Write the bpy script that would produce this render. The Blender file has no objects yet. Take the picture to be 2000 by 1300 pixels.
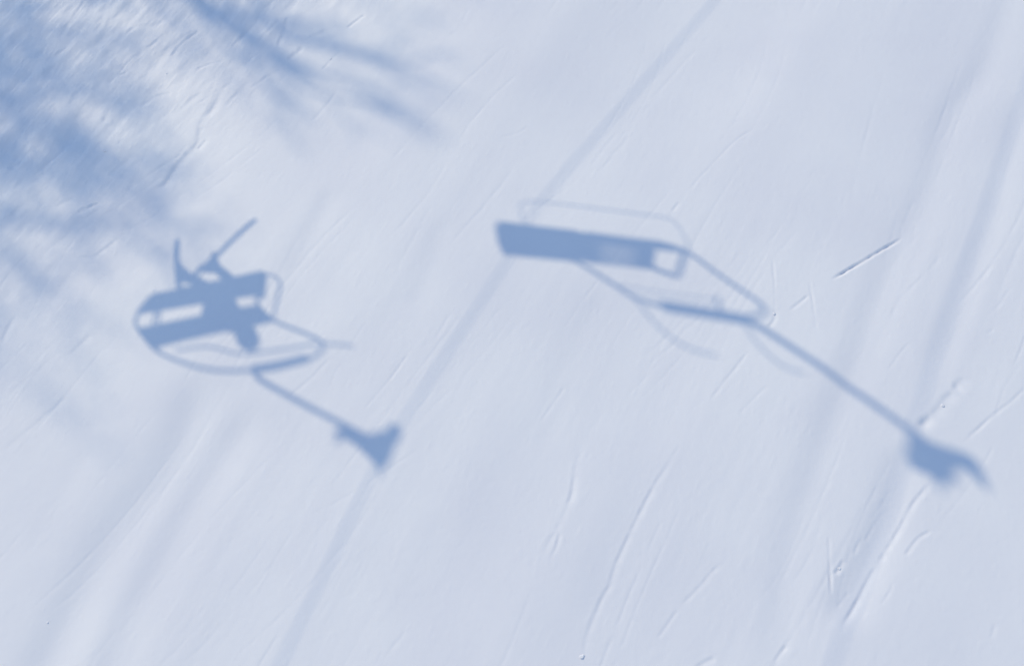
# A groomed ski slope in low winter sun.  Between the sun and the snow, above the picture,
# hang two chairs of a chairlift on their ropes and stand three bare trees; the snow carries their shadows.
import bpy, bmesh, math, random
import numpy as np
from mathutils import Vector, Matrix

C = bpy.context.scene.collection
R = math.radians
rnd = random.Random(5)

# ------------------------------------------------------------------ measured places, in metres
SLOPE_X, SLOPE_Y = 0.088, 0.18          # rise of the slope per metre
SUN_DIR = (-0.5105, 0.4893, 0.7071)
SUN_STRENGTH, SUN_COLOR, SKY_STRENGTH, EXPOSURE, ROPE_RADIUS = 2.0, (1.0, .87, .57), .15, 0.1, .008
CHAIR_UP_SPOT = (-8.199, 5.296, 9.018)
CHAIR_UP = {
    'seat': [(-0.496, 0.004, -2.68), (0.899, 0.08, -2.68), (0.858, -0.174, -2.68), (-0.669, -0.182, -2.68)],
    'back': [(-0.768, -0.259, -2.53), (0.67, -0.193, -2.53), (0.641, -0.176, -2.23), (-0.758, -0.29, -2.23)],
    'bail_l': [(-0.645, -0.173, -2.68), (-0.747, -0.232, -2.58), (-0.738, -0.308, -2.43), (-0.708, -0.354, -2.23), (-0.589, -0.324, -1.93), (-0.406, -0.261, -1.68), (-0.108, -0.199, -1.53)],
    'bail_r': [(0.858, -0.186, -2.68), (0.659, -0.156, -2.53), (0.641, -0.176, -2.23), (0.773, -0.157, -1.93), (0.786, -0.117, -1.68), (0.715, -0.164, -1.62), (0.483, -0.196, -1.56), (-0.108, -0.199, -1.53)],
    'plate': [(-0.131, -0.191, -1.53), (0.154, -0.185, -1.53), (0.5, -0.17, -1.55)],
    'hanger': [(-0.108, -0.211, -1.53), (-0.113, -0.252, -1.46), (-0.093, -0.189, -1.08), (-0.004, -0.085, -0.38), (0.0, 0.0, 0.0)],
    'bar': [(-0.635, -0.248, -2.06), (-0.281, -0.225, -2.02), (-0.028, -0.245, -1.88), (0.359, -0.178, -1.76), (0.728, -0.115, -1.68)],
    'nub': [(0.786, -0.128, -1.68), (1.122, -0.185, -1.66)],
    'arm_r': [(0.902, 0.054, -2.66), (0.939, 0.073, -2.56), (0.894, 0.04, -2.46), (0.791, -0.045, -2.38), (0.645, -0.147, -2.25)],
    'arm_l': [(-0.498, 0.017, -2.66), (-0.497, 0.096, -2.56), (-0.54, 0.045, -2.46), (-0.614, -0.103, -2.38), (-0.71, -0.261, -2.25)],
    'grip': [(-0.247, 0.133, 0.0), (-0.105, 0.085, 0.0), (0.024, 0.029, 0.0), (0.159, 0.045, 0.0), (0.291, -0.032, 0.0), (0.273, -0.175, 0.0), (0.22, -0.281, 0.0), (0.161, -0.341, 0.0), (0.087, -0.312, 0.0), (-0.003, -0.201, 0.0), (-0.106, -0.092, 0.0), (-0.2, -0.009, 0.0)],
    'bolt_a': [(0.102, -0.253, 0.0), (0.113, -0.401, 0.0)],
    'bolt_b': [(-0.287, 0.032, 0.0), (-0.356, -0.012, 0.0)],
    'lever': [(-0.384, 0.085, 0.0), (-0.28, 0.142, 0.0), (-0.095, 0.079, 0.0), (-0.07, -0.044, 0.0), (-0.19, -0.02, 0.0)],
    'jaw': [(0.167, 0.013, 0.0), (0.252, 0.097, 0.0), (0.39, 0.082, 0.0), (0.367, -0.051, 0.0), (0.275, -0.155, 0.0)],
    'post': [(-0.708, -0.354, -2.23), (-0.612, -0.224, -2.48), (-0.422, -0.163, -2.68)],
}
SKIER = {
    'pelvis': (0.286, -0.189, -2.58),
    'waist': (0.234, -0.17, -2.44),
    'chest': (0.164, -0.124, -2.26),
    'neck': (0.153, -0.139, -2.13),
    'head': (0.137, -0.147, -2.01),
    'hip_l': (0.193, -0.238, -2.6),
    'knee_l': (0.087, 0.074, -2.61),
    'ankle_l': (0.123, -0.023, -2.96),
    'toe_l': (0.094, 0.057, -3.01),
    'heel_l': (0.142, -0.1, -3.01),
    'hip_r': (0.385, -0.189, -2.6),
    'knee_r': (0.416, 0.083, -2.61),
    'ankle_r': (0.459, 0.054, -2.96),
    'toe_r': (0.519, 0.118, -3.01),
    'heel_r': (0.361, -0.014, -3.01),
    'sho_l': (-0.035, -0.124, -2.2),
    'elb_l': (-0.018, -0.164, -2.44),
    'hand_l': (0.085, -0.031, -2.52),
    'sho_r': (0.311, -0.118, -2.2),
    'elb_r': (0.327, -0.121, -2.42),
    'hand_r': (0.327, 0.012, -2.52),
    'ski_l': [(0.012, 0.445, -2.98), (0.068, 0.214, -3.05), (0.097, -0.099, -3.06), (0.12, -0.263, -3.06)],
    'ski_r': [(1.003, 0.541, -2.98), (0.896, 0.382, -3.05), (0.506, 0.051, -3.06), (0.191, -0.161, -3.06)],
}
CHAIR_DOWN_SPOT = (-4.324, 6.439, 11.53)
CHAIR_DOWN = {
    'seat': [(-1.567, 0.506, -3.36), (0.261, 0.068, -3.36), (0.133, -0.262, -3.36), (-1.542, 0.084, -3.36)],
    'back': [(-1.485, 0.48, -3.3), (0.212, 0.085, -3.3), (0.236, 0.199, -2.94), (-1.44, 0.575, -2.94)],
    'bail_l': [(-1.431, 0.461, -3.31), (-1.447, 0.516, -3.06), (-1.223, 0.419, -2.56), (-1.096, 0.336, -2.28), (-1.011, 0.291, -2.1), (-0.632, 0.182, -2.02), (-0.027, 0.04, -2.0)],
    'bail_r': [(0.21, 0.092, -3.31), (0.247, 0.197, -2.94), (0.297, 0.126, -2.62), (0.331, 0.076, -2.32), (0.347, 0.042, -2.14), (0.307, 0.014, -2.08), (0.178, 0.002, -2.03), (-0.027, 0.04, -2.0)],
    'plate': [(-0.806, 0.238, -2.03), (-0.376, 0.128, -2.0), (0.038, -0.002, -1.99)],
    'nub': [(-0.246, 0.141, -2.0), (-0.162, 0.258, -2.06)],
    'tie': [(-1.07, 0.345, -2.26), (-0.643, 0.269, -2.18), (-0.174, 0.213, -2.06)],
    'hanger': [(-0.027, 0.04, -2.0), (0.011, 0.04, -1.7), (0.036, 0.017, -0.9), (0.0, 0.0, 0.0)],
    'arm_r': [(0.293, 0.143, -3.02), (0.222, 0.017, -3.02), (0.144, -0.125, -3.03), (0.147, -0.204, -3.2), (0.127, -0.237, -3.34)],
    'arm_l': [(-1.531, 0.577, -3.02), (-1.576, 0.443, -3.02), (-1.505, 0.302, -3.03), (-1.502, 0.187, -3.2), (-1.531, 0.107, -3.34)],
    'guard': [(-1.194, 0.274, -3.41), (-1.085, 0.3, -3.58), (-0.989, 0.437, -3.7), (-0.906, 0.467, -3.72), (-0.699, 0.447, -3.72), (-0.018, 0.272, -3.72), (0.627, 0.104, -3.72), (0.721, 0.057, -3.66), (0.649, -0.004, -3.46), (0.507, -0.028, -3.26)],
    'bar_l': [(-1.039, 0.294, -2.12), (-1.036, 0.202, -2.0), (-1.025, 0.113, -1.84), (-0.971, 0.045, -1.7), (-0.867, 0.003, -1.6), (-0.699, -0.037, -1.56)],
    'bar_r': [(-0.02, -0.012, -1.98), (-0.039, -0.151, -1.84), (-0.015, -0.246, -1.7), (0.043, -0.301, -1.6), (0.159, -0.316, -1.54)],
    'grip': [(-0.086, 0.1, 0.0), (0.012, -0.011, -0.0), (0.179, -0.1, -0.0), (0.342, -0.168, -0.0), (0.454, -0.229, 0.0), (0.443, -0.336, 0.0), (0.358, -0.341, 0.0), (0.242, -0.347, 0.0), (0.142, -0.447, 0.0), (0.058, -0.477, -0.0), (0.016, -0.395, 0.0), (-0.073, -0.328, 0.0), (-0.189, -0.276, 0.0), (-0.192, -0.168, 0.0)],
    'bolt_a': [(0.026, -0.396, 0.0), (0.011, -0.519, 0.0)],
    'bolt_b': [(0.183, -0.365, 0.0), (0.207, -0.464, 0.0)],
    'bolt_c': [(-0.138, -0.134, -0.0), (-0.219, -0.155, -0.0)],
    'lever': [(0.395, -0.193, 0.0), (0.479, -0.271, 0.0), (0.498, -0.419, 0.0), (0.484, -0.57, 0.0), (0.411, -0.496, 0.0), (0.375, -0.377, 0.0), (0.324, -0.323, 0.0)],
}
ROPE_UP = [(-4.32, 11.315, 10.502), (-5.453, 9.751, 10.121), (-6.456, 8.254, 9.763), (-6.885, 7.29, 9.552), (-7.889, 5.47, 9.136), (-8.177, 4.894, 9.007), (-8.509, 4.072, 8.83), (-8.922, 3.045, 8.609)]
ROPE_DOWN = [(-1.962, 11.884, 12.778), (-2.526, 10.652, 12.506), (-3.182, 9.246, 12.196), (-3.768, 8.008, 11.921), (-4.311, 6.823, 11.66), (-4.836, 5.696, 11.411), (-5.35, 4.577, 11.164)]
MOUND = (-1.714, 1.292)
# ski tracks and grooming rolls: (line on the slope in metres, half width, depth, one-sided lip)
TRACKS = [
    ([(3.358, 0.422), (3.756, 0.666), (4.21, 0.951)], 0.012, 0.03, 0.2),
    ([(2.843, 0.03), (2.994, 0.148), (3.124, 0.256)], 0.014, 0.01, 0.4),
    ([(1.967, -0.963), (2.232, -0.633), (2.455, -0.359)], 0.013, 0.007, 0.3),
    ([(2.646, -0.134), (2.721, -0.025), (2.747, 0.115)], 0.016, 0.012, 0.5),
    ([(1.764, 1.48), (1.864, 1.617)], 0.014, 0.012, 0.4),
    ([(1.946, 1.735), (2.264, 2.127), (2.584, 2.468), (2.845, 2.632)], 0.012, 0.005, 0.3),
    ([(4.323, -1.603), (4.568, -1.388), (4.81, -1.21), (5.091, -0.996)], 0.013, 0.008, 0.3),
    ([(3.989, -1.955), (3.833, -2.112), (3.695, -2.284), (3.528, -2.533), (3.351, -2.767), (3.206, -2.968), (3.031, -3.226), (2.915, -3.41)], 0.018, 0.018, 0.4),
    ([(3.932, -1.403), (4.074, -1.292), (4.221, -1.158), (4.361, -0.992), (4.526, -0.856)], 0.038, 0.05, 0.4),
    ([(0.601, -3.649), (0.632, -3.529), (0.695, -3.285), (0.777, -3.085), (0.898, -2.844), (0.995, -2.596), (1.144, -2.292), (1.285, -2.007), (1.471, -1.706), (1.693, -1.37)], 0.018, 0.011, 0.5),
    ([(0.279, -2.556), (0.388, -2.333), (0.531, -2.054), (0.608, -1.719), (0.669, -1.361)], 0.02, 0.01, 0.7),
    ([(0.336, -2.611), (0.415, -2.45), (0.447, -2.305)], 0.014, 0.008, 0.5),
    ([(2.941, -2.458), (2.915, -2.753), (2.882, -3.058)], 0.01, 0.012, 0.8),
    ([(2.947, -2.855), (3.002, -2.788), (3.05, -2.71)], 0.015, 0.018, 0.7),
    ([(2.921, -3.172), (2.998, -3.079), (3.063, -3.009)], 0.012, 0.006, 0.5),
    ([(1.528, -3.085), (1.688, -2.936), (1.867, -2.756), (1.953, -2.674)], 0.015, 0.009, 0.4),
    ([(1.296, -3.392), (1.387, -3.272), (1.513, -3.114)], 0.012, 0.005, 0.3),
    ([(1.612, -3.669), (1.715, -3.618), (1.808, -3.581)], 0.02, 0.012, 0.5),
    ([(2.302, -3.656), (2.365, -3.575), (2.437, -3.495)], 0.013, 0.009, 0.5),
    ([(3.596, -2.71), (3.733, -2.555), (3.898, -2.462)], 0.014, 0.01, 0.5),
    ([(3.27, -2.544), (3.381, -2.37), (3.508, -2.22)], 0.012, 0.007, 0.5),
    ([(3.151, -2.655), (3.203, -2.556), (3.281, -2.468)], 0.013, 0.009, 0.7),
    ([(3.311, -3.168), (3.415, -3.028), (3.449, -2.931)], 0.011, 0.006, 0.5),
    ([(-1.518, -0.84), (-1.371, -0.644), (-1.213, -0.42), (-1.074, -0.177)], 0.012, 0.006, 0.3),
    ([(-0.82, -0.055), (-0.748, 0.088), (-0.666, 0.259)], 0.013, 0.008, 0.3),
    ([(0.256, -1.125), (0.388, -0.927), (0.543, -0.679)], 0.012, 0.005, 0.3),
    ([(-5.039, 1.437), (-4.789, 1.402), (-4.602, 1.547), (-4.411, 1.753), (-4.141, 1.94), (-4.037, 2.044)], 0.02, 0.014, 0.6),
    ([(-4.287, 2.32), (-4.106, 2.413), (-4.016, 2.626), (-3.899, 2.84), (-3.782, 3.024), (-3.781, 3.338), (-3.686, 3.565), (-3.576, 3.898)], 0.035, 0.026, 0.5),
    ([(-5.861, 4.921), (-5.82, 5.229), (-5.732, 5.479), (-5.648, 5.763)], 0.022, 0.018, 0.9),
    ([(-6.118, 4.698), (-6.049, 4.848)], 0.03, 0.02, 0.8),
    ([(-5.006, 4.97), (-4.858, 5.095), (-4.643, 5.1), (-4.51, 5.2)], 0.022, 0.018, 0.7),
    ([(-4.685, 4.694), (-4.592, 4.776), (-4.458, 4.948)], 0.018, 0.016, 0.6),
    ([(-4.338, 4.511), (-4.259, 4.686), (-4.137, 4.858), (-4.004, 4.955)], 0.018, 0.018, 0.7),
    ([(-3.988, 4.267), (-3.803, 4.346), (-3.611, 4.38)], 0.016, 0.014, 0.5),
    ([(-4.984, 4.272), (-4.875, 4.476), (-4.809, 4.561)], 0.013, 0.01, 0.5),
    ([(-5.021, 3.458), (-4.97, 3.675), (-4.77, 3.862)], 0.03, 0.016, 0.5),
    ([(-4.602, 3.707), (-4.444, 3.847), (-4.209, 3.91)], 0.026, 0.014, 0.5),
    ([(-2.36, 4.054), (-2.248, 4.256), (-2.093, 4.419)], 0.014, 0.01, 0.4),
    ([(-2.107, 4.786), (-1.997, 4.904), (-1.873, 5.022)], 0.016, 0.015, 0.6),
    ([(-2.973, 4.521), (-2.923, 4.801), (-2.888, 5.116)], 0.022, 0.016, 0.6),
    ([(-5.263, -1.109), (-5.095, -0.892), (-4.871, -0.663), (-4.654, -0.379)], 0.03, 0.006, 0.3),
    ([(-5.566, 0.215), (-5.546, 0.481), (-5.486, 0.681)], 0.025, 0.014, 0.5),
    ([(-4.919, -0.028), (-4.746, 0.089), (-4.567, 0.341)], 0.028, 0.01, 0.4),
    ([(-1.178, -3.48), (-1.082, -3.341), (-0.968, -3.173)], 0.015, 0.007, 0.4),
    ([(2.79, 0.779), (2.766, 0.376), (2.719, -0.044)], 0.01, 0.006, 1.0),
    ([(3.137, 0.447), (3.133, 0.086), (3.133, -0.234)], 0.01, 0.006, 1.0),
    ([(3.756, -0.735), (3.883, -0.574), (4.044, -0.401)], 0.012, 0.007, 0.4),
    ([(3.889, -0.101), (4.043, 0.145), (4.295, 0.387), (4.557, 0.668)], 0.018, 0.006, 0.5),
    ([(4.813, -0.371), (4.886, -0.315)], 0.013, 0.01, 0.4),
    ([(4.976, -0.798), (5.073, -0.624), (5.2, -0.388)], 0.012, 0.007, 0.4),
    ([(4.926, -0.116), (5.17, 0.186)], 0.012, 0.005, 0.4),
    ([(-0.15, 2.744), (0.03, 2.775), (0.181, 2.873)], 0.012, 0.006, 0.3),
    ([(3.352, -2.316), (3.465, -2.191), (3.589, -2.012)], 0.013, 0.006, 0.5),
    ([(4.206, -3.522), (4.278, -3.385)], 0.014, 0.007, 0.4),
    ([(2.234, -1.14), (2.402, -0.975), (2.571, -0.808)], 0.014, 0.004, 0.3),
]
ROLLS = [
    ([(6.45, 5.472), (5.975, 4.403), (5.075, 2.558), (4.305, 1.068), (3.675, -0.211), (3.233, -1.149), (2.877, -1.968), (2.592, -2.735), (2.299, -3.683), (2.109, -4.213)], 0.17, 0.03),
    ([(5.976, 3.029), (5.24, 1.413), (4.608, 0.101), (4.036, -1.087)], 0.12, 0.016),
    ([(3.909, -1.537), (3.563, -2.17), (3.236, -2.77), (2.911, -3.434)], 0.15, 0.04),
    ([(-3.083, -0.224), (-3.488, -1.175), (-3.789, -1.897), (-4.032, -2.528), (-4.3, -3.417), (-4.43, -3.928)], 0.24, 0.062),
    ([(-2.546, -0.636), (-2.971, -1.497), (-3.317, -2.304), (-3.567, -2.912), (-3.717, -3.445), (-3.86, -3.953)], 0.2, 0.042),
    ([(1.149, 0.504), (0.689, -0.305), (0.413, -0.959), (0.202, -1.525)], 0.16, 0.008),
    ([(2.808, 1.339), (2.437, 0.402), (2.092, -0.469)], 0.2, 0.006),
    ([(-4.317, -1.003), (-4.502, -1.688), (-4.677, -2.335)], 0.14, 0.008),
    ([(-0.594, -2.03), (-0.867, -2.648), (-1.123, -3.281)], 0.16, 0.008),
    ([(1.497, -1.607), (1.059, -2.445), (0.74, -3.326)], 0.2, 0.008),
    ([(-2.009, 2.132), (-2.295, 1.34), (-2.473, 0.791)], 0.12, 0.014),
    ([(-0.748, 1.573), (-0.899, 0.942), (-1.095, 0.278)], 0.12, 0.008),
]
CLODS = [
    ((-4.907, 3.007), 0.026, 'small crumb of snow lying alone in the dappled tree shade'),
    ((-2.261, 4.257), 0.016, 'tiny snow crumb between the two limb shadows near the top'),
    ((-4.343, 4.241), 0.018, 'snow crumb beside scratched snow left of the trunk shadow'),
    ((0.628, -3.524), 0.03, 'snow clod at the lower end of the long ski track'),
    ((3.002, -2.793), 0.024, 'snow clod in the short deep notch beside the two parallel ski scratches'),
    ((-4.391, -2.93), 0.018, 'snow crumb at the lower left beside the broad grooming roll'),
    ((2.728, 0.039), 0.022, 'snow clod beside the hanger shadow of the empty chair'),
    ((4.231, -1.159), 0.026, 'snow clod at the tip of the rut above the grip shadow'),
]
TREES = [
    dict(base=(-17.204, 18.07, 1.739), limbs=[[(0.769, 0.112, 16.788), (0.853, -0.424, 17.399), (1.008, -0.456, 17.707), (1.123, -0.401, 17.927), (1.292, -0.348, 18.251), (1.534, -0.385, 18.466), (1.828, -0.284, 18.71)], [(-0.07, -0.183, 19.161), (0.09, -0.104, 19.489), (0.241, 0.028, 19.826), (0.41, -0.016, 20.033)], [(0.554, 0.143, 16.475), (0.621, -0.358, 16.99), (0.745, -0.318, 17.308), (0.856, -0.153, 17.548)]], height=19.4, r0=0.3, taper=0.45, seed=3, spread=1.9, leafy=0.1, patchy=0.8, dens=0.28, bough=0.008, sleeve=0, label='tall bare tree whose thick trunk shadow crosses the top edge of the snow'),
    dict(base=(-21.163, 16.197, 1.053), limbs=[], height=19.5, r0=0.12, seed=12, spread=2.5, leafy=1.3, patchy=1.5, dens=0.6, bough=0.04, sleeve=22, label='densely leaved tree casting the darkest shade at the left edge of the snow'),
    dict(base=(-19.28, 16.412, 1.258), limbs=[], height=18.4, r0=0.1, seed=44, spread=2.4, leafy=1.0, patchy=1.4, dens=0.6, bough=0.03, sleeve=15, label='bushy tree whose streaked shade reaches the raised skis of the seated skier'),
    dict(base=(-20.412, 18.395, 1.515), limbs=[], height=18.9, r0=0.1, seed=7, spread=2.6, leafy=0.7, patchy=1.4, dens=0.5, bough=0.028, sleeve=8, label='loose crowned tree dappling the snow between the dark left edge and the trunk shadow'),
    dict(base=(-19.142, 19.538, 1.832), limbs=[], height=18.7, r0=0.09, seed=31, spread=2.6, leafy=0.35, patchy=1.3, dens=0.42, bough=0.018, sleeve=4, label='thin crowned tree lightly dappling the upper left corner of the snow'),
    dict(base=(-22.191, 24.643, 2.483), limbs=[], height=26.4, r0=0.08, seed=20, spread=2.9, leafy=0.35, patchy=1.0, dens=0.32, bough=0.006, sleeve=0, label='tallest slender tree casting the faintest blurred dapples above the empty chair shadow'),
    dict(base=(-25.043, 17.881, 1.015), limbs=[], height=23.2, r0=0.12, seed=23, spread=2.7, leafy=1.0, patchy=1.2, dens=0.6, bough=0.025, sleeve=9, label='high crowned tree casting a soft blurred shade at the left below the darkest patch'),
]

def lie(x, y):
    return SLOPE_X * x + SLOPE_Y * y

# ------------------------------------------------------------------ materials
def mat(name, col, rough=.5, metal=0.0, var=.12, scale=8.0, bump=0.0):
    m = bpy.data.materials.new(name); m.use_nodes = True
    nt = m.node_tree; b = nt.nodes['Principled BSDF']
    b.inputs['Roughness'].default_value = rough; b.inputs['Metallic'].default_value = metal
    tc = nt.nodes.new('ShaderNodeTexCoord'); n = nt.nodes.new('ShaderNodeTexNoise')
    n.inputs['Scale'].default_value = scale; n.inputs['Detail'].default_value = 5
    nt.links.new(tc.outputs['Object'], n.inputs['Vector'])
    rp = nt.nodes.new('ShaderNodeValToRGB')
    rp.color_ramp.elements[0].position = .3; rp.color_ramp.elements[1].position = .7
    rp.color_ramp.elements[0].color = (*[c * (1 - var) for c in col], 1)
    rp.color_ramp.elements[1].color = (*[min(1, c * (1 + var)) for c in col], 1)
    nt.links.new(n.outputs['Fac'], rp.inputs['Fac']); nt.links.new(rp.outputs['Color'], b.inputs['Base Color'])
    if bump:
        bp = nt.nodes.new('ShaderNodeBump'); bp.inputs['Strength'].default_value = bump
        bp.inputs['Distance'].default_value = .01
        nt.links.new(n.outputs['Fac'], bp.inputs['Height']); nt.links.new(bp.outputs['Normal'], b.inputs['Normal'])
    return m

STEEL = mat('galvanised steel', (.42, .43, .45), .45, .8, .1, 12)
DARKSTEEL = mat('dark grip steel', (.10, .10, .11), .5, .6, .2, 15)
PAD = mat('chair padding', (.05, .06, .09), .7, 0, .15, 20, .2)
ROPE = mat('steel rope', (.16, .16, .17), .5, .7, .2, 60)
BARK = mat('bark', (.10, .075, .055), .9, 0, .35, 9, .6)
LEAF = mat('dry leaves', (.16, .10, .05), .8, 0, .3, 3)
JACKET = mat('jacket', (.05, .10, .28), .8, 0, .1, 15)
TROUSER = mat('trousers', (.04, .04, .05), .85, 0, .1, 15)
BOOT = mat('ski boot', (.08, .08, .09), .4, 0, .1, 10)
HELMET = mat('helmet', (.5, .5, .52), .35, 0, .05, 5)
SKIN = mat('skin', (.50, .32, .25), .6, 0, .05, 10)
SKI = mat('ski', (.35, .05, .05), .35, 0, .1, 4)

def snow_material():
    m = bpy.data.materials.new('piste snow'); m.use_nodes = True
    nt = m.node_tree; b = nt.nodes['Principled BSDF']
    b.inputs['Roughness'].default_value = .65
    b.inputs['Specular IOR Level'].default_value = .25
    tc = nt.nodes.new('ShaderNodeTexCoord')
    big = nt.nodes.new('ShaderNodeTexNoise'); big.inputs['Scale'].default_value = .55; big.inputs['Detail'].default_value = 4
    nt.links.new(tc.outputs['Object'], big.inputs['Vector'])
    rp = nt.nodes.new('ShaderNodeValToRGB')
    rp.color_ramp.elements[0].position = .35; rp.color_ramp.elements[1].position = .68
    rp.color_ramp.elements[0].color = SNOW_LO; rp.color_ramp.elements[1].color = SNOW_HI
    nt.links.new(big.outputs['Fac'], rp.inputs['Fac']); nt.links.new(rp.outputs['Color'], b.inputs['Base Color'])
    fine = nt.nodes.new('ShaderNodeTexNoise'); fine.inputs['Scale'].default_value = 90; fine.inputs['Detail'].default_value = 3
    nt.links.new(tc.outputs['Object'], fine.inputs['Vector'])
    bp = nt.nodes.new('ShaderNodeBump'); bp.inputs['Strength'].default_value = .05; bp.inputs['Distance'].default_value = .008
    nt.links.new(fine.outputs['Fac'], bp.inputs['Height']); nt.links.new(bp.outputs['Normal'], b.inputs['Normal'])
    return m
SNOW_LO = (.835, .815, .862, 1); SNOW_HI = (.89, .868, .895, 1)
SNOW = snow_material()

# ------------------------------------------------------------------ building helpers
def link(name, me, material, parent=None, smooth=True):
    o = bpy.data.objects.new(name, me); C.objects.link(o)
    if material: me.materials.append(material)
    if smooth and len(me.polygons): me.polygons.foreach_set('use_smooth', [True] * len(me.polygons))
    if parent: o.parent = parent
    return o

def thing(name, label, cat, loc, group=None):
    o = bpy.data.objects.new(name, None); C.objects.link(o); o.location = loc
    o.empty_display_size = .2
    o['label'] = label; o['category'] = cat
    if group: o['group'] = group
    return o

def tag(o, label, cat, group=None):
    o['label'] = label; o['category'] = cat
    if group: o['group'] = group
    return o

def smooth_path(pts, n=5):
    """Catmull-Rom through the points."""
    P = [Vector(p) for p in pts]
    if len(P) < 3 or n < 2: return P
    E = [P[0] * 2 - P[1]] + P + [P[-1] * 2 - P[-2]]
    out = []
    for i in range(1, len(E) - 2):
        a, b, c, d = E[i - 1], E[i], E[i + 1], E[i + 2]
        for k in range(n):
            t = k / n
            out.append(.5 * ((2 * b) + (c - a) * t + (2 * a - 5 * b + 4 * c - d) * t * t + (3 * b - a - 3 * c + d) * t ** 3))
    out.append(P[-1])
    return out

def tube(bm, pts, rad, sides=10, cap=True):
    P = [Vector(p) for p in pts]
    n = len(P)
    rr = rad if isinstance(rad, (list, tuple)) else [rad] * n
    up = None; rings = []
    for i in range(n):
        t = (P[min(i + 1, n - 1)] - P[max(i - 1, 0)])
        if t.length < 1e-9: t = Vector((0, 0, 1))
        t.normalize()
        if up is None:
            up = Vector((0, 0, 1)) if abs(t.z) < .9 else Vector((1, 0, 0))
        s = t.cross(up).normalized(); up = s.cross(t).normalized()
        rings.append([bm.verts.new(P[i] + (s * math.cos(a) + up * math.sin(a)) * rr[i])
                      for a in [2 * math.pi * k / sides for k in range(sides)]])
    for a, b in zip(rings, rings[1:]):
        for k in range(sides):
            bm.faces.new((a[k], a[(k + 1) % sides], b[(k + 1) % sides], b[k]))
    if cap:
        bm.faces.new(rings[0][::-1]); bm.faces.new(rings[-1])

def slab(bm, quad, thick, corner=.10):
    """A cushion: a bevelled plate whose mid surface is the given outline."""
    q = [Vector(p) for p in quad]
    nrm = sum(((q[i] - q[0]).cross(q[i + 1] - q[0]) for i in range(1, len(q) - 1)), Vector()).normalized()
    top = [bm.verts.new(p + nrm * thick / 2) for p in q]; bot = [bm.verts.new(p - nrm * thick / 2) for p in q]
    n = len(q)
    fs = [bm.faces.new(top), bm.faces.new(bot[::-1])]
    for i in range(n):
        fs.append(bm.faces.new((top[i], bot[i], bot[(i + 1) % n], top[(i + 1) % n])))
    ed = set(e for f in fs for e in f.edges)
    side = [e for e in ed if (e.verts[0] in top) != (e.verts[1] in top)]
    r = bmesh.ops.bevel(bm, geom=side, offset=corner, segments=4, profile=.5, affect='EDGES') if n == 4 else None
    return fs

def mesh(bm, name):
    bmesh.ops.recalc_face_normals(bm, faces=bm.faces[:])
    me = bpy.data.meshes.new(name); bm.to_mesh(me); bm.free()
    return me

def tube_obj(name, pts, rad, material, parent, sides=10, n=5):
    bm = bmesh.new(); tube(bm, smooth_path(pts, n), rad, sides)
    return link(name, mesh(bm, name), material, parent)

def slab_obj(name, quad, thick, material, parent, corner=.10):
    bm = bmesh.new(); slab(bm, quad, thick, corner)
    o = link(name, mesh(bm, name), material, parent, smooth=False)
    bv = o.modifiers.new('soft edges', 'BEVEL'); bv.width = min(.015, thick * .3); bv.segments = 3; bv.limit_method = 'ANGLE'
    return o

# ------------------------------------------------------------------ snow slope: one sheet out to the horizon
def hash2(ix, iy, seed):
    h = (ix.astype(np.int64) * 374761393 + iy.astype(np.int64) * 668265263 + seed * 982451653) & 0x7fffffff
    h = ((h ^ (h >> 13)) * 1274126177) & 0x7fffffff
    h = (h ^ (h >> 16)) & 0xffff
    return (h.astype(np.float32) / 32767.5) - 1.0

def noise(u, v, seed):
    iu, iv = np.floor(u), np.floor(v)
    fu, fv = u - iu, v - iv
    fu = fu * fu * fu * (fu * (fu * 6 - 15) + 10); fv = fv * fv * fv * (fv * (fv * 6 - 15) + 10)
    a, b = hash2(iu, iv, seed), hash2(iu + 1, iv, seed)
    c, d = hash2(iu, iv + 1, seed), hash2(iu + 1, iv + 1, seed)
    return (a + (b - a) * fu) + ((c + (d - c) * fu) - (a + (b - a) * fu)) * fv

def axis(lo, hi, step, far, grow):
    mid = np.arange(lo, hi + step * .5, step)
    out, s, p = [], step, hi
    while p < far:
        s *= grow; p += s; out.append(p)
    left, s, p = [], step, lo
    while p > -far:
        s *= grow; p -= s; left.append(p)
    return np.array(left[::-1] + list(mid) + out)

def seg_line(pts, n=6):
    return [(p.x, p.y) for p in smooth_path([(x, y, 0) for x, y in pts], n)]

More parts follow.
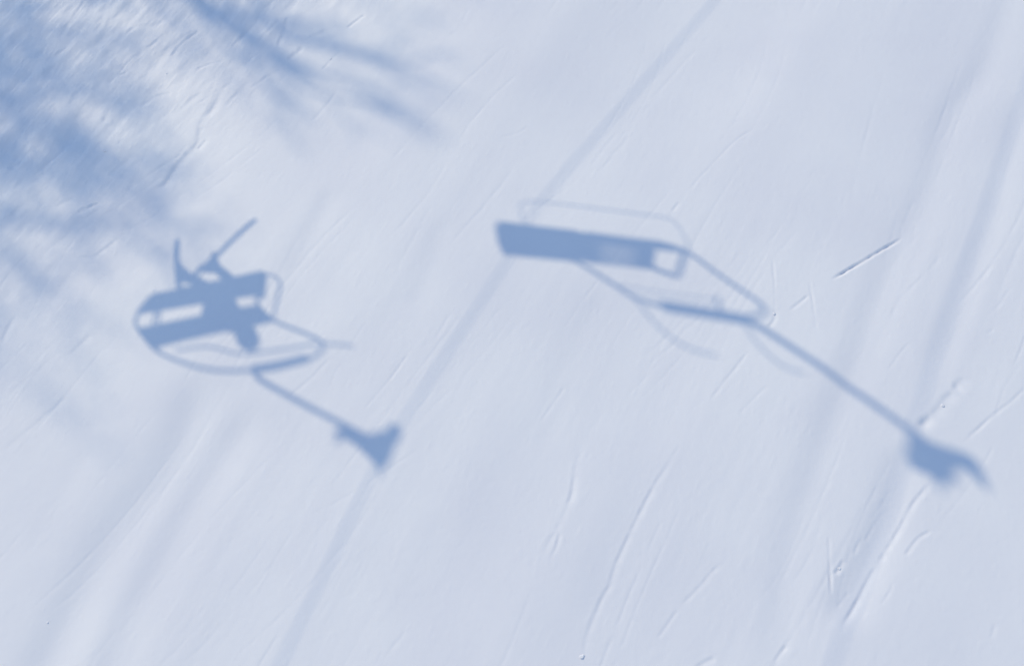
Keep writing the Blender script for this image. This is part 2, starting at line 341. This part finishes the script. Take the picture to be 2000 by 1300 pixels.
def carve(H, xs, ys, line, width, depth, lip, seed, wobble=.0, broad=False):
    """Press a groove along a line into the height field, with its thrown-up lip on the side away from the sun."""
    L = np.array(line); seg = np.linalg.norm(np.diff(L, axis=0), axis=1); cum = np.concatenate([[0], np.cumsum(seg)])
    pad = width * 5
    i0, i1 = np.searchsorted(xs, [L[:, 0].min() - pad, L[:, 0].max() + pad])
    j0, j1 = np.searchsorted(ys, [L[:, 1].min() - pad, L[:, 1].max() + pad])
    if i1 <= i0 or j1 <= j0: return
    X, Y = np.meshgrid(xs[i0:i1], ys[j0:j1])
    best = np.full(X.shape, 1e9); sd = np.zeros(X.shape); tt = np.zeros(X.shape)
    for k in range(len(L) - 1):
        a, b = L[k], L[k + 1]; d = b - a; l2 = d @ d
        if l2 < 1e-12: continue
        t = np.clip(((X - a[0]) * d[0] + (Y - a[1]) * d[1]) / l2, 0, 1)
        px, py = X - (a[0] + t * d[0]), Y - (a[1] + t * d[1])
        dist = np.hypot(px, py); m = dist < best
        best[m] = dist[m]; sd[m] = np.sign(d[0] * py - d[1] * px)[m]; tt[m] = (cum[k] + t * math.sqrt(l2))[m]
    s = tt / max(cum[-1], 1e-6)
    along = np.clip(s / .16, 0, 1) * np.clip((1 - s) / .16, 0, 1); along = along * along * (3 - 2 * along)
    if broad: along = along * (1 + .3 * noise(tt * .7, tt * 0 + seed * 3.1, seed))
    else: along = along * (.8 + .6 * noise(tt * 4, tt * 0 + seed * 3.1, seed) + .3 * noise(tt * 17, tt * 0 + seed, seed + 1))
    along = np.clip(along, 0, 1.6)
    d = best * sd + wobble * width * noise(tt * (.9 if broad else 7), tt * 0 + 7.7, seed + 5)
    ch = L[-1] - L[0]; sunny = 1.0 if (-ch[1] * SUN_DIR[0] + ch[0] * SUN_DIR[1]) > 0 else -1.0
    ds = d * sunny                                   # positive towards the sun: steep wall there, run-out on the far side
    wide = np.where(ds > 0, width, width * (1.25 if broad else 1.9))
    groove = -depth * np.exp(-(d / wide) ** 2)
    lips = lip * depth * .22 * np.exp(-((ds - 2.2 * width) / (width * 1.1)) ** 2) + lip * depth * .18 * np.exp(-((ds + 4.2 * width) / (width * 1.6)) ** 2)
    H[j0:j1, i0:i1] += ((groove + lips) * along).astype(H.dtype)

def build_snow():
    xs = axis(-7.6, 6.8, .0125, 700, 1.16); ys = axis(-4.4, 6.6, .0125, 700, 1.16)
    X, Y = np.meshgrid(xs, ys)
    far = np.hypot(X, Y)
    sat = np.where(far > 1e-6, 90 * np.tanh(far / 90) / np.maximum(far, 1e-6), 1.0)
    base = (SLOPE_X * X + SLOPE_Y * Y) * sat
    near = np.exp(-(far / 14.0) ** 4)
    # fall line: u across, v along
    cu, su = math.cos(R(-27)), math.sin(R(-27))
    U, V = X * cu - Y * su * -1 * -1, X * su * -1 + Y * cu
    U = X * .894 - Y * .447; V = X * .447 + Y * .894
    H = np.zeros(X.shape, np.float64)
    H += .030 * noise(U * .55, V * .22, 1) + .012 * noise(U * 1.3 + 5, V * .45, 2)           # long swells
    comb = np.clip(.5 + .9 * noise(X * .42 + 3, Y * .38, 31), .12, 1.3)              # grooming survives only in places
    H += .0026 * noise(U * 2.6, V * .5, 3) + .0009 * comb * noise(U * 9, V * 1.2, 4)                # combed ribs
    H += .00035 * comb * noise(U * 20, V * 3.2, 5) + .00035 * noise(U * 26, V * 17, 6)
    # chopped, ungroomed snow under the trees (upper left)
    rough = 1 / (1 + np.exp(np.clip((X * .78 - Y * .62 + 5.6) * 1.5, -30, 30)))
    chop = 1.45 * (.010 * noise(U * 3.2, V * 2.0, 11) + .0085 * noise(U * 7.5, V * 3.0, 12) + .0042 * noise(U * 13, V * 6, 13) + .0014 * noise(U * 30, V * 11, 14))
    H += rough * chop
    grit = np.maximum(0, noise(U * 30, V * 12, 21) - .55) * .007 + .0006 * noise(U * 48, V * 40, 22)
    H += grit * (.35 + rough)
    H += .05 * np.exp(-((X - MOUND[0]) ** 2 + (Y - MOUND[1]) ** 2) / 1.3 ** 2)
    H *= near
    for k, (line, w, dep) in enumerate(ROLLS):
        carve(H, xs, ys, seg_line(line), w, dep * .7, .05, 200 + k, .5, True)
    for k, (line, w, dep, lip) in enumerate(TRACKS):
        carve(H, xs, ys, seg_line(line), w * .85, dep * .50, lip, 300 + k, .4)
    # faint old ski scratches that cross the whole piste
    for k in range(110):
        cx, cy = rnd.uniform(-6.5, 6.2), rnd.uniform(-4, 6)
        a = R(rnd.gauss(62, 9)); l = rnd.uniform(.25, 1.3); bend = rnd.uniform(-.12, .12)
        line = [(cx + math.cos(a + bend * q) * l * q, cy + math.sin(a + bend * q) * l * q) for q in (-1, -.5, 0, .5, 1)]
        wd, dp = rnd.uniform(.010, .016), rnd.uniform(.0006, .0022)
        carve(H, xs, ys, seg_line(line, 4), wd, dp, .5, 600 + k, .4)
        if k % 3 == 0:                               # the second ski of the pair
            off = rnd.uniform(.10, .22)
            carve(H, xs, ys, seg_line([(x + off, y - off * .4 + rnd.uniform(-.02, .02)) for x, y in line], 4), wd, dp * .8, .5, 900 + k, .4)
    for k in range(46):
        q, r = rnd.random(), rnd.random()
        cx, cy = -6.6 + 4.6 * q, 1.8 + 4.2 * r
        if cx * .78 - cy * .62 > -4.2 + rnd.uniform(-.6, .6): continue
        a = R(rnd.gauss(48, 14)); l = rnd.uniform(.08, .30)
        line = [(cx + math.cos(a) * l * e + rnd.uniform(-.015, .015), cy + math.sin(a) * l * e) for e in (-1, -.3, .4, 1)]
        carve(H, xs, ys, seg_line(line, 4), rnd.uniform(.012, .026), rnd.uniform(.003, .008), .6, 1200 + k, .6)
    Z = base + H
    ny, nx = X.shape
    me = bpy.data.meshes.new('snow_slope')
    me.vertices.add(nx * ny)
    me.vertices.foreach_set('co', np.stack([X, Y, Z], -1).astype(np.float32).ravel())
    i = np.arange(nx * ny).reshape(ny, nx)
    q = np.stack([i[:-1, :-1], i[:-1, 1:], i[1:, 1:], i[1:, :-1]], -1).reshape(-1, 4)
    me.loops.add(q.size); me.polygons.add(len(q))
    me.loops.foreach_set('vertex_index', q.ravel().astype(np.int32))
    me.polygons.foreach_set('loop_start', np.arange(0, q.size, 4, dtype=np.int32))
    me.polygons.foreach_set('use_smooth', np.ones(len(q), dtype=bool))
    me.update(calc_edges=True)
    o = bpy.data.objects.new('snow_slope', me); C.objects.link(o); me.materials.append(SNOW)
    o['kind'] = 'structure'
    def height(x, y):
        a = np.clip(np.searchsorted(xs, x), 1, nx - 1); b = np.clip(np.searchsorted(ys, y), 1, ny - 1)
        return float(Z[b, a])
    return height
ground = build_snow()

# ------------------------------------------------------------------ crumbs of snow lying on the piste
for k, ((x, y), s, lab) in enumerate(CLODS):
    bm = bmesh.new(); bmesh.ops.create_icosphere(bm, subdivisions=3, radius=s)
    for v in bm.verts:
        p = v.co / s
        v.co *= 1 + .22 * math.sin(3.1 * p.x + k) * math.cos(2.7 * p.y + 2 * k) + .12 * math.sin(7 * p.z + 5 * p.x + k)
        v.co *= .6; v.co.z *= .38; v.co.x *= 1.3 - .4 * ((k * 7) % 3) / 2
    o = link('snow_crumb', mesh(bm, 'snow_crumb'), SNOW)
    o.location = (x, y, ground(x, y) + s * .04); o.rotation_euler.z = k * 1.3
    tag(o, lab, 'snow crumb', 'loose crumbs of snow on the piste')

# ------------------------------------------------------------------ chairlift
SUNWARD = Vector(SUN_DIR)

def grip_plate(name, outline, thick, parent):
    """A cast clamp: its outline lies in the plane facing the sun and has a real thickness."""
    bm = bmesh.new(); P = [Vector(p) for p in outline]
    c = sum(P, Vector()) / len(P)
    P = [p - SUNWARD * (p - c).dot(SUNWARD) for p in P]
    a = [bm.verts.new(p + SUNWARD * thick / 2) for p in P]; b = [bm.verts.new(p - SUNWARD * thick / 2) for p in P]
    bm.faces.new(a); bm.faces.new(b[::-1])
    for i in range(len(P)):
        j = (i + 1) % len(P); bm.faces.new((a[i], b[i], b[j], a[j]))
    o = link(name, mesh(bm, name), DARKSTEEL, parent, smooth=False)
    bv = o.modifiers.new('rounded', 'BEVEL'); bv.width = .012; bv.segments = 2
    return o

def chair(D, spot, label, tubes):
    t = thing('chairlift_chair', label, 'chairlift chair', spot, 'chairs hanging from the lift ropes')
    if 'open' in tubes:                              # slats added in place of padding, gaps graded to lighten the seat's shadow
        q = [Vector(p) for p in D['seat']]; f = lambda a, b: [q[0].lerp(q[1], a), q[0].lerp(q[1], b), q[3].lerp(q[2], b), q[3].lerp(q[2], a)]
        slab_obj('seat', f(0, .57), .05, PAD, t, tubes['corner'] * 1.3)
        bm = bmesh.new(); a = .565
        while a < .985:
            w_ = .014
            e = f(a, min(a + w_, 1))
            n_ = Vector((0, 0, .004))
            vv = [bm.verts.new(p + n_) for p in e] + [bm.verts.new(p - n_) for p in e]
            bm.faces.new(vv[:4]); bm.faces.new(vv[:3:-1])
            for k in range(4): bm.faces.new((vv[k], vv[k + 4], vv[(k + 1) % 4 + 4], vv[(k + 1) % 4]))
            a += w_ + (.0085 * math.cos((a - .75) / .19 * math.pi / 2) + .0005 if .57 < a < .93 else .0005)
        link('seat_shadow_slats', mesh(bm, 'seat_shadow_slats'), PAD, t, smooth=False)
    else: slab_obj('seat', D['seat'], .05, PAD, t, tubes['corner'])
    slab_obj('backrest', D['back'], .035, PAD, t, tubes['corner'])
    tube_obj('side_frame', D['bail_l'], tubes['bail'], STEEL, t)
    tube_obj('side_frame', D['bail_r'], tubes['bail'], STEEL, t)
    tube_obj('cross_beam', D['plate'], tubes['plate'], STEEL, t, 12)
    h = smooth_path(D['hanger'], 6)
    bm = bmesh.new(); tube(bm, h, [tubes['hanger']] * len(h), 12); link('hanger', mesh(bm, 'hanger'), STEEL, t)
    tube_obj('armrest', D['arm_r'], tubes['arm'], STEEL, t)
    tube_obj('armrest', D['arm_l'], tubes['arm'], STEEL, t)
    gp = grip_plate('grip', D['grip'], .12, t)
    if 'lever' in D: grip_plate('lever', D['lever'], .05, gp)
    for k_ in ('bolt_a', 'bolt_b', 'bolt_c'):
        if k_ in D: tube_obj('bolt', D[k_], .016, DARKSTEEL, gp, 8)
    if 'jaw' in D: grip_plate('jaw', D['jaw'], .08, gp)
    return t

up = chair(CHAIR_UP, CHAIR_UP_SPOT, 'chairlift chair carrying a seated skier above the left half of the slope',
           dict(bail=.018, plate=.040, hanger=.028, arm=.013, corner=.045))
tube_obj('safety_bar', CHAIR_UP['bar'], .012, STEEL, up)
tube_obj('handle', CHAIR_UP['nub'], .011, STEEL, up)
tube_obj('stay', CHAIR_UP['post'], .013, STEEL, up)

down = chair(CHAIR_DOWN, CHAIR_DOWN_SPOT, 'empty chairlift chair with its safety bar raised above the right half of the slope',
             dict(bail=.021, plate=.055, hanger=.034, arm=.024, corner=.09, open=True))
tube_obj('footrest', CHAIR_DOWN['guard'], .0065, STEEL, down)
for k in ('bar_l', 'bar_r'):
    tube_obj('safety_bar', CHAIR_DOWN[k], .010, STEEL, down)
tube_obj('tie_rod', CHAIR_DOWN['tie'], .007, STEEL, down)
tube_obj('bracket', CHAIR_DOWN['nub'], .016, STEEL, down)

for pts, label in ((ROPE_UP, 'taut steel rope carrying the occupied chair up the left side'),
                   (ROPE_DOWN, 'taut steel rope carrying the empty chair down the right side')):
    P = [Vector(p) for p in pts]
    a = P[0] + (P[0] - P[-1]) * 5; b = P[-1] + (P[-1] - P[0]) * 5
    bm = bmesh.new(); tube(bm, [a] + smooth_path(P, 6) + [b], ROPE_RADIUS, 10)
    tag(link('haul_rope', mesh(bm, 'haul_rope'), ROPE), label, 'rope', 'haul ropes of the chairlift')

# ------------------------------------------------------------------ the skier on the occupied chair
S_ = {k: (Vector(v) if not isinstance(v, list) else [Vector(p) for p in v]) for k, v in SKIER.items()}
O = Vector(CHAIR_UP_SPOT)
person = thing('person', 'person in helmet and ski clothes sitting on the chair with skis hanging', 'person', O)

def skinned(name, joints, edges, material, parent, root=0, sub=2):
    me = bpy.data.meshes.new(name); me.from_pydata([j[0] for j in joints], edges, [])
    o = bpy.data.objects.new(name, me); C.objects.link(o); o.parent = parent
    sk = o.modifiers.new('skin', 'SKIN'); sk.use_smooth_shade = True
    for v, j in zip(me.skin_vertices[0].data, joints):
        r = j[1]; v.radius = r if isinstance(r, tuple) else (r, r)
    me.skin_vertices[0].data[root].use_root = True
    sd = o.modifiers.new('sub', 'SUBSURF'); sd.levels = sub; sd.render_levels = sub
    me.materials.append(material)
    return o

J = []; E = []
def joint(key, r, frm=None):
    p = S_[key] if isinstance(key, str) else key
    J.append((p, r)); i = len(J) - 1
    if frm is not None: E.append((frm, i))
    return i
def mid(a, b, t=.5): return S_[a].lerp(S_[b], t)
pv = joint('pelvis', (.135, .11)); ws = joint('waist', (.125, .10), pv); ch = joint('chest', (.15, .12), ws)
nk = joint('neck', .05, ch); hd = joint(S_['neck'].lerp(S_['head'], .55), .062, nk); ht = joint(S_['head'] + Vector((0, 0, .05)), .075, hd)
for s in 'lr':
    hp = joint('hip_' + s, .085, pv); th = joint(mid('hip_' + s, 'knee_' + s), .08, hp); kn = joint('knee_' + s, .082, th)
    cf = joint(mid('knee_' + s, 'ankle_' + s, .4), .066, kn); joint('ankle_' + s, .05, cf)
    sh = joint('sho_' + s, .066, ch); ua = joint(mid('sho_' + s, 'elb_' + s), .056, sh); el = joint('elb_' + s, .048, ua)
    fa = joint(mid('elb_' + s, 'hand_' + s), .044, el); joint('hand_' + s, .036, fa)
body = skinned('body', J, E, JACKET, person)
# clothing and gear
for s in 'lr':
    hk = (S_['knee_' + s] - S_['hip_' + s]).normalized()
    a, t, h = S_['ankle_' + s], S_['toe_' + s], S_['heel_' + s]
    skinned('ski_boot', [(a + Vector((0, 0, .12)), .056), (a, .058), (a.lerp(h, .6), .056), (h, .05), (a.lerp(t, .5) + Vector((0, 0, -.01)), .052), (t, .044)],
            [(0, 1), (1, 2), (2, 3), (1, 4), (4, 5)], BOOT, person, 1)
    # mitten: palm, thumb and four fingers curled over the thigh
    w = S_['hand_' + s]; d = (w - S_['elb_' + s]).normalized(); side = d.cross(Vector((0, 0, 1))).normalized() * (1 if s == 'l' else -1)
    js = [(w, .03), (w + d * .05, .032)]; es = [(0, 1)]
    for f in range(4):
        b0 = w + d * .075 + side * (.024 - .016 * f); ln = (.028, .033, .031, .024)[f]
        n = len(js); js += [(b0, .010), (b0 + d * ln + Vector((0, 0, -.01)), .009), (b0 + d * ln * 1.4 + Vector((0, 0, -.03)), .008)]
        es += [(1, n), (n, n + 1), (n + 1, n + 2)]
    n = len(js); js += [(w + d * .03 + side * .036, .011), (w + d * .06 + side * .052 + Vector((0, 0, -.012)), .009)]; es += [(1, n), (n, n + 1)]
    skinned('glove', js, es, TROUSER, person)
# helmet with a brim, goggles and a face below it
hc = S_['head'] + Vector((0, 0, .03)); fwd = (S_['knee_l'] + S_['knee_r'] - S_['hip_l'] - S_['hip_r']); fwd.z = 0; fwd.normalize()
bm = bmesh.new(); bmesh.ops.create_uvsphere(bm, u_segments=28, v_segments=18, radius=.122)
bmesh.ops.delete(bm, geom=[v for v in bm.verts if v.co.z < -.045], context='VERTS')
bmesh.ops.solidify(bm, geom=bm.faces[:], thickness=.012)
helm = link('helmet', mesh(bm, 'helmet'), HELMET, person); helm.location = hc; helm.scale = (.95, 1.08, 1)
bm = bmesh.new()
pr = [hc + Matrix.Rotation(R(a), 3, 'Z') @ (fwd * .118) + Vector((0, 0, -.035)) for a in range(-60, 61, 15)]
tube(bm, pr, .028, 8); link('goggles', mesh(bm, 'goggles'), DARKSTEEL, person)
bm = bmesh.new()
for f_, u_, s_, r_ in ((.098, -.085, 0, .018), (.088, -.118, .018, .012), (.088, -.118, -.018, .012), (.07, -.14, 0, .03)):
    side = fwd.cross(Vector((0, 0, 1)))
    m4 = Matrix.Translation(hc + fwd * f_ + side * s_ + Vector((0, 0, u_)))
    bmesh.ops.create_uvsphere(bm, u_segments=12, v_segments=8, radius=r_, matrix=m4)
tube(bm, [hc + Vector((0, 0, -.02)), hc + fwd * .03 + Vector((0, 0, -.08)), hc + fwd * .03 + Vector((0, 0, -.14))], [.085, .078, .05], 14)
link('face', mesh(bm, 'face'), SKIN, person)

for s, lab in (('l', 'narrow ski hanging straight ahead below the skier on the chair'), ('r', 'narrow ski hanging splayed outward below the skier on the chair')):
    P = S_['ski_' + s]
    t = thing('ski', lab, 'ski', O, 'pair of skis on the skier')
    path = smooth_path(P, 8); bm = bmesh.new(); rings = []
    for i, p in enumerate(path):
        d = (path[min(i + 1, len(path) - 1)] - path[max(i - 1, 0)]).normalized(); w = d.cross(Vector((0, 0, 1))).normalized()
        q = i / (len(path) - 1); hw = (.034 if s == 'l' else .028) * min(1, .45 + 4 * q, .6 + 4 * (1 - q)) * (1 - .2 * math.sin(math.pi * q)); nz = w.cross(d).normalized() * .009
        rings.append([bm.verts.new(p + w * hw + nz), bm.verts.new(p - w * hw + nz), bm.verts.new(p - w * hw - nz), bm.verts.new(p + w * hw - nz)])
    for a, b in zip(rings, rings[1:]):
        for k in range(4): bm.faces.new((a[k], a[(k + 1) % 4], b[(k + 1) % 4], b[k]))
    bm.faces.new(rings[0]); bm.faces.new(rings[-1][::-1])
    link('ski_body', mesh(bm, 'ski_body'), SKI, t, smooth=False)
    for q in ('toe_', 'heel_'):
        c = S_[q + s] + Vector((0, 0, -.025)); bm = bmesh.new()
        bmesh.ops.create_cube(bm, size=1, matrix=Matrix.Translation(c) @ Matrix.Diagonal((.06, .09, .04, 1)))
        bmesh.ops.bevel(bm, geom=bm.edges[:], offset=.012, segments=2, affect='EDGES')
        link('binding', mesh(bm, 'binding'), DARKSTEEL, t)

# ------------------------------------------------------------------ trees up-sun of the picture
def make_tree(T):
    rg = random.Random(T['seed']); base = Vector(T['base']); Hh = T['height']; r0 = T['r0']
    t = thing('bare_tree', T['label'], 'tree', base, 'trees beside the piste')
    wob = [Vector((rg.uniform(-.12, .12), rg.uniform(-.12, .12), 0)) if 0 < i < 12 else Vector() for i in range(16)]
    tr = [Vector((0, 0, Hh * i / 15)) + wob[i] for i in range(16)]
    tr[0].z = -.3
    trad = lambda z: max(.012, r0 * max(0.0, 1 - max(0, z) / Hh) ** T.get('taper', .75) * (1 + .6 * math.exp(-max(0, z) * 1.5)))
    bm = bmesh.new(); pp = smooth_path(tr, 3); tube(bm, pp, [trad(p.z) for p in pp], 12)
    link('trunk', mesh(bm, 'trunk'), BARK, t)
    bm = bmesh.new(); tips = []; sleeves = []
    def limb(p0, d, length, rad, level):
        n = 6; pts = [p0]; rr = [rad]; p = p0.copy(); d = d.normalized()
        for i in range(n):
            d = (d + Vector((rg.gauss(0, .13), rg.gauss(0, .13), rg.gauss(.05, .10)))).normalized()
            p = p + d * length / n; pts.append(p.copy()); rr.append(max(.004, rad * (1 - (i + 1) / n * .85)))
            if level < 3 and i >= 1:
                for _ in range(1 if level == 1 else 2):
                    ax = Vector((rg.uniform(-1, 1), rg.uniform(-1, 1), rg.uniform(-.35, .9))).normalized()
                    limb(p.copy(), d * .9 + ax * .75, length * rg.uniform(.32, .5), rr[-1] * .6, level + 1)
            if level >= 2 and i >= 2: tips.append((p.copy(), d.copy()))
            if level == 1: sleeves.append((p.copy(), d * length / n))
        tube(bm, pts, rr, 5 if level > 1 else 7, cap=False)
    nb = int(Hh * 2.6 * T.get('dens', 1.0))
    for i in range(nb):
        q = .25 + .74 * (i / nb) ** .6; z = Hh * q
        a = i * 2.4 + rg.uniform(-.4, .4)
        ln = T['spread'] * (1.35 - .75 * q) * 1.2 * rg.uniform(.65, 1.2)
        o = tr[min(15, int(q * 15))].lerp(tr[min(15, int(q * 15) + 1)], q * 15 - int(q * 15)) if q * 15 < 15 else tr[15]
        limb(Vector((o.x, o.y, z)), Vector((math.cos(a), math.sin(a), rg.uniform(.8, 1.7))), ln, max(T.get('bough', .03) * rg.uniform(.6, 1.2), trad(z) * .5), 1)
    for w_, L in zip((.045, .03, .045), T['limbs']):
        P = smooth_path(L, 4); n = len(P)
        foot = Vector((0, 0, max(1, P[0].z - 1.2)))
        P = [foot, foot.lerp(P[0], .5)] + P; n = len(P)
        tube(bm, P, [w_ * (1 - .7 * i / n) for i in range(n)], 8)
        for i in range(5, n - 1, 2):
            for _ in range(1):
                limb(P[i], (P[i + 1] - P[i]).normalized() + Vector((rg.uniform(-.8, .8), rg.uniform(-.8, .8), rg.uniform(-.2, .7))), rg.uniform(.5, .95), .02, 2)
    link('branches', mesh(bm, 'branches'), BARK, t)
    # withered leaves in uneven clumps on the twigs
    vs, fs = [], []
    def leaf(c):
        s = rg.uniform(.035, .06)
        u = Vector((rg.uniform(-1, 1), rg.uniform(-1, 1), rg.uniform(-1, 1))).normalized()
        v = u.cross(Vector((rg.uniform(-1, 1), rg.uniform(-1, 1), rg.uniform(-1, 1)))).normalized()
        k = len(vs); w_ = u.cross(v)
        vs.extend([c - u * s, c - v * s * .5 + w_ * .006, c + u * s * 1.1, c + v * s * .5 + w_ * .006]); fs.append((k, k + 1, k + 2, k + 3))
    for p, d in tips:
        clump = (math.sin(p.x * 7.9 + T['seed']) + math.sin(p.y * 7.1 + 1) + .7 * math.sin(p.z * 2.6 + 2)) / 2.7
        want = T['leafy'] * max(0, .45 + T.get('patchy', 1.0) * clump)
        for _ in range(int(want + rg.random())): leaf(p + Vector((rg.gauss(0, .11), rg.gauss(0, .11), rg.gauss(0, .2))))
    for p, d in sleeves:                             # leaves crowding along the upright boughs
        for _ in range(int(T.get('sleeve', 0) * rg.uniform(.3, 1.7))):
            leaf(p - d * rg.random() + Vector((rg.gauss(0, .085), rg.gauss(0, .085), rg.gauss(0, .05))))
    me = bpy.data.meshes.new('foliage'); me.from_pydata(vs, [], fs); me.update()
    link('foliage', me, LEAF, t)
for T in TREES: make_tree(T)

# ------------------------------------------------------------------ light
w = bpy.data.worlds.new('World'); bpy.context.scene.world = w; w.use_nodes = True
nt = w.node_tree; bg = nt.nodes['Background']
sky = nt.nodes.new('ShaderNodeTexSky'); sky.sky_type = 'NISHITA'; sky.sun_disc = False
sky.sun_elevation = math.asin(SUN_DIR[2]); sky.sun_rotation = math.atan2(SUN_DIR[0], SUN_DIR[1])
sky.altitude = 1800; sky.air_density = 1.5; sky.dust_density = .3; sky.ozone_density = 1.7
nt.links.new(sky.outputs['Color'], bg.inputs['Color']); bg.inputs['Strength'].default_value = SKY_STRENGTH
sun = bpy.data.lights.new('sun', 'SUN'); sun.energy = SUN_STRENGTH; sun.angle = R(.53); sun.color = SUN_COLOR
so = bpy.data.objects.new('sun', sun); C.objects.link(so); so.location = SUNWARD * 60
so.rotation_euler = SUNWARD.to_track_quat('Z', 'Y').to_euler()

# ------------------------------------------------------------------ camera
cam = bpy.data.cameras.new('camera'); co = bpy.data.objects.new('camera', cam); C.objects.link(co)
cam.sensor_width = 36; cam.lens = 36 * 2600 / 2000; cam.clip_end = 3000; cam.clip_start = .05
co.location = (0, -14 * math.cos(R(45)), 14 * math.sin(R(45))); co.rotation_euler = (R(45), 0, 0)
sc = bpy.context.scene; sc.camera = co
sc.render.resolution_x, sc.render.resolution_y = 1024, 665
vs_ = sc.view_settings; vs_.view_transform = 'Standard'; vs_.look = 'None'; vs_.exposure = EXPOSURE; vs_.gamma = 1
vs_.use_curve_mapping = False
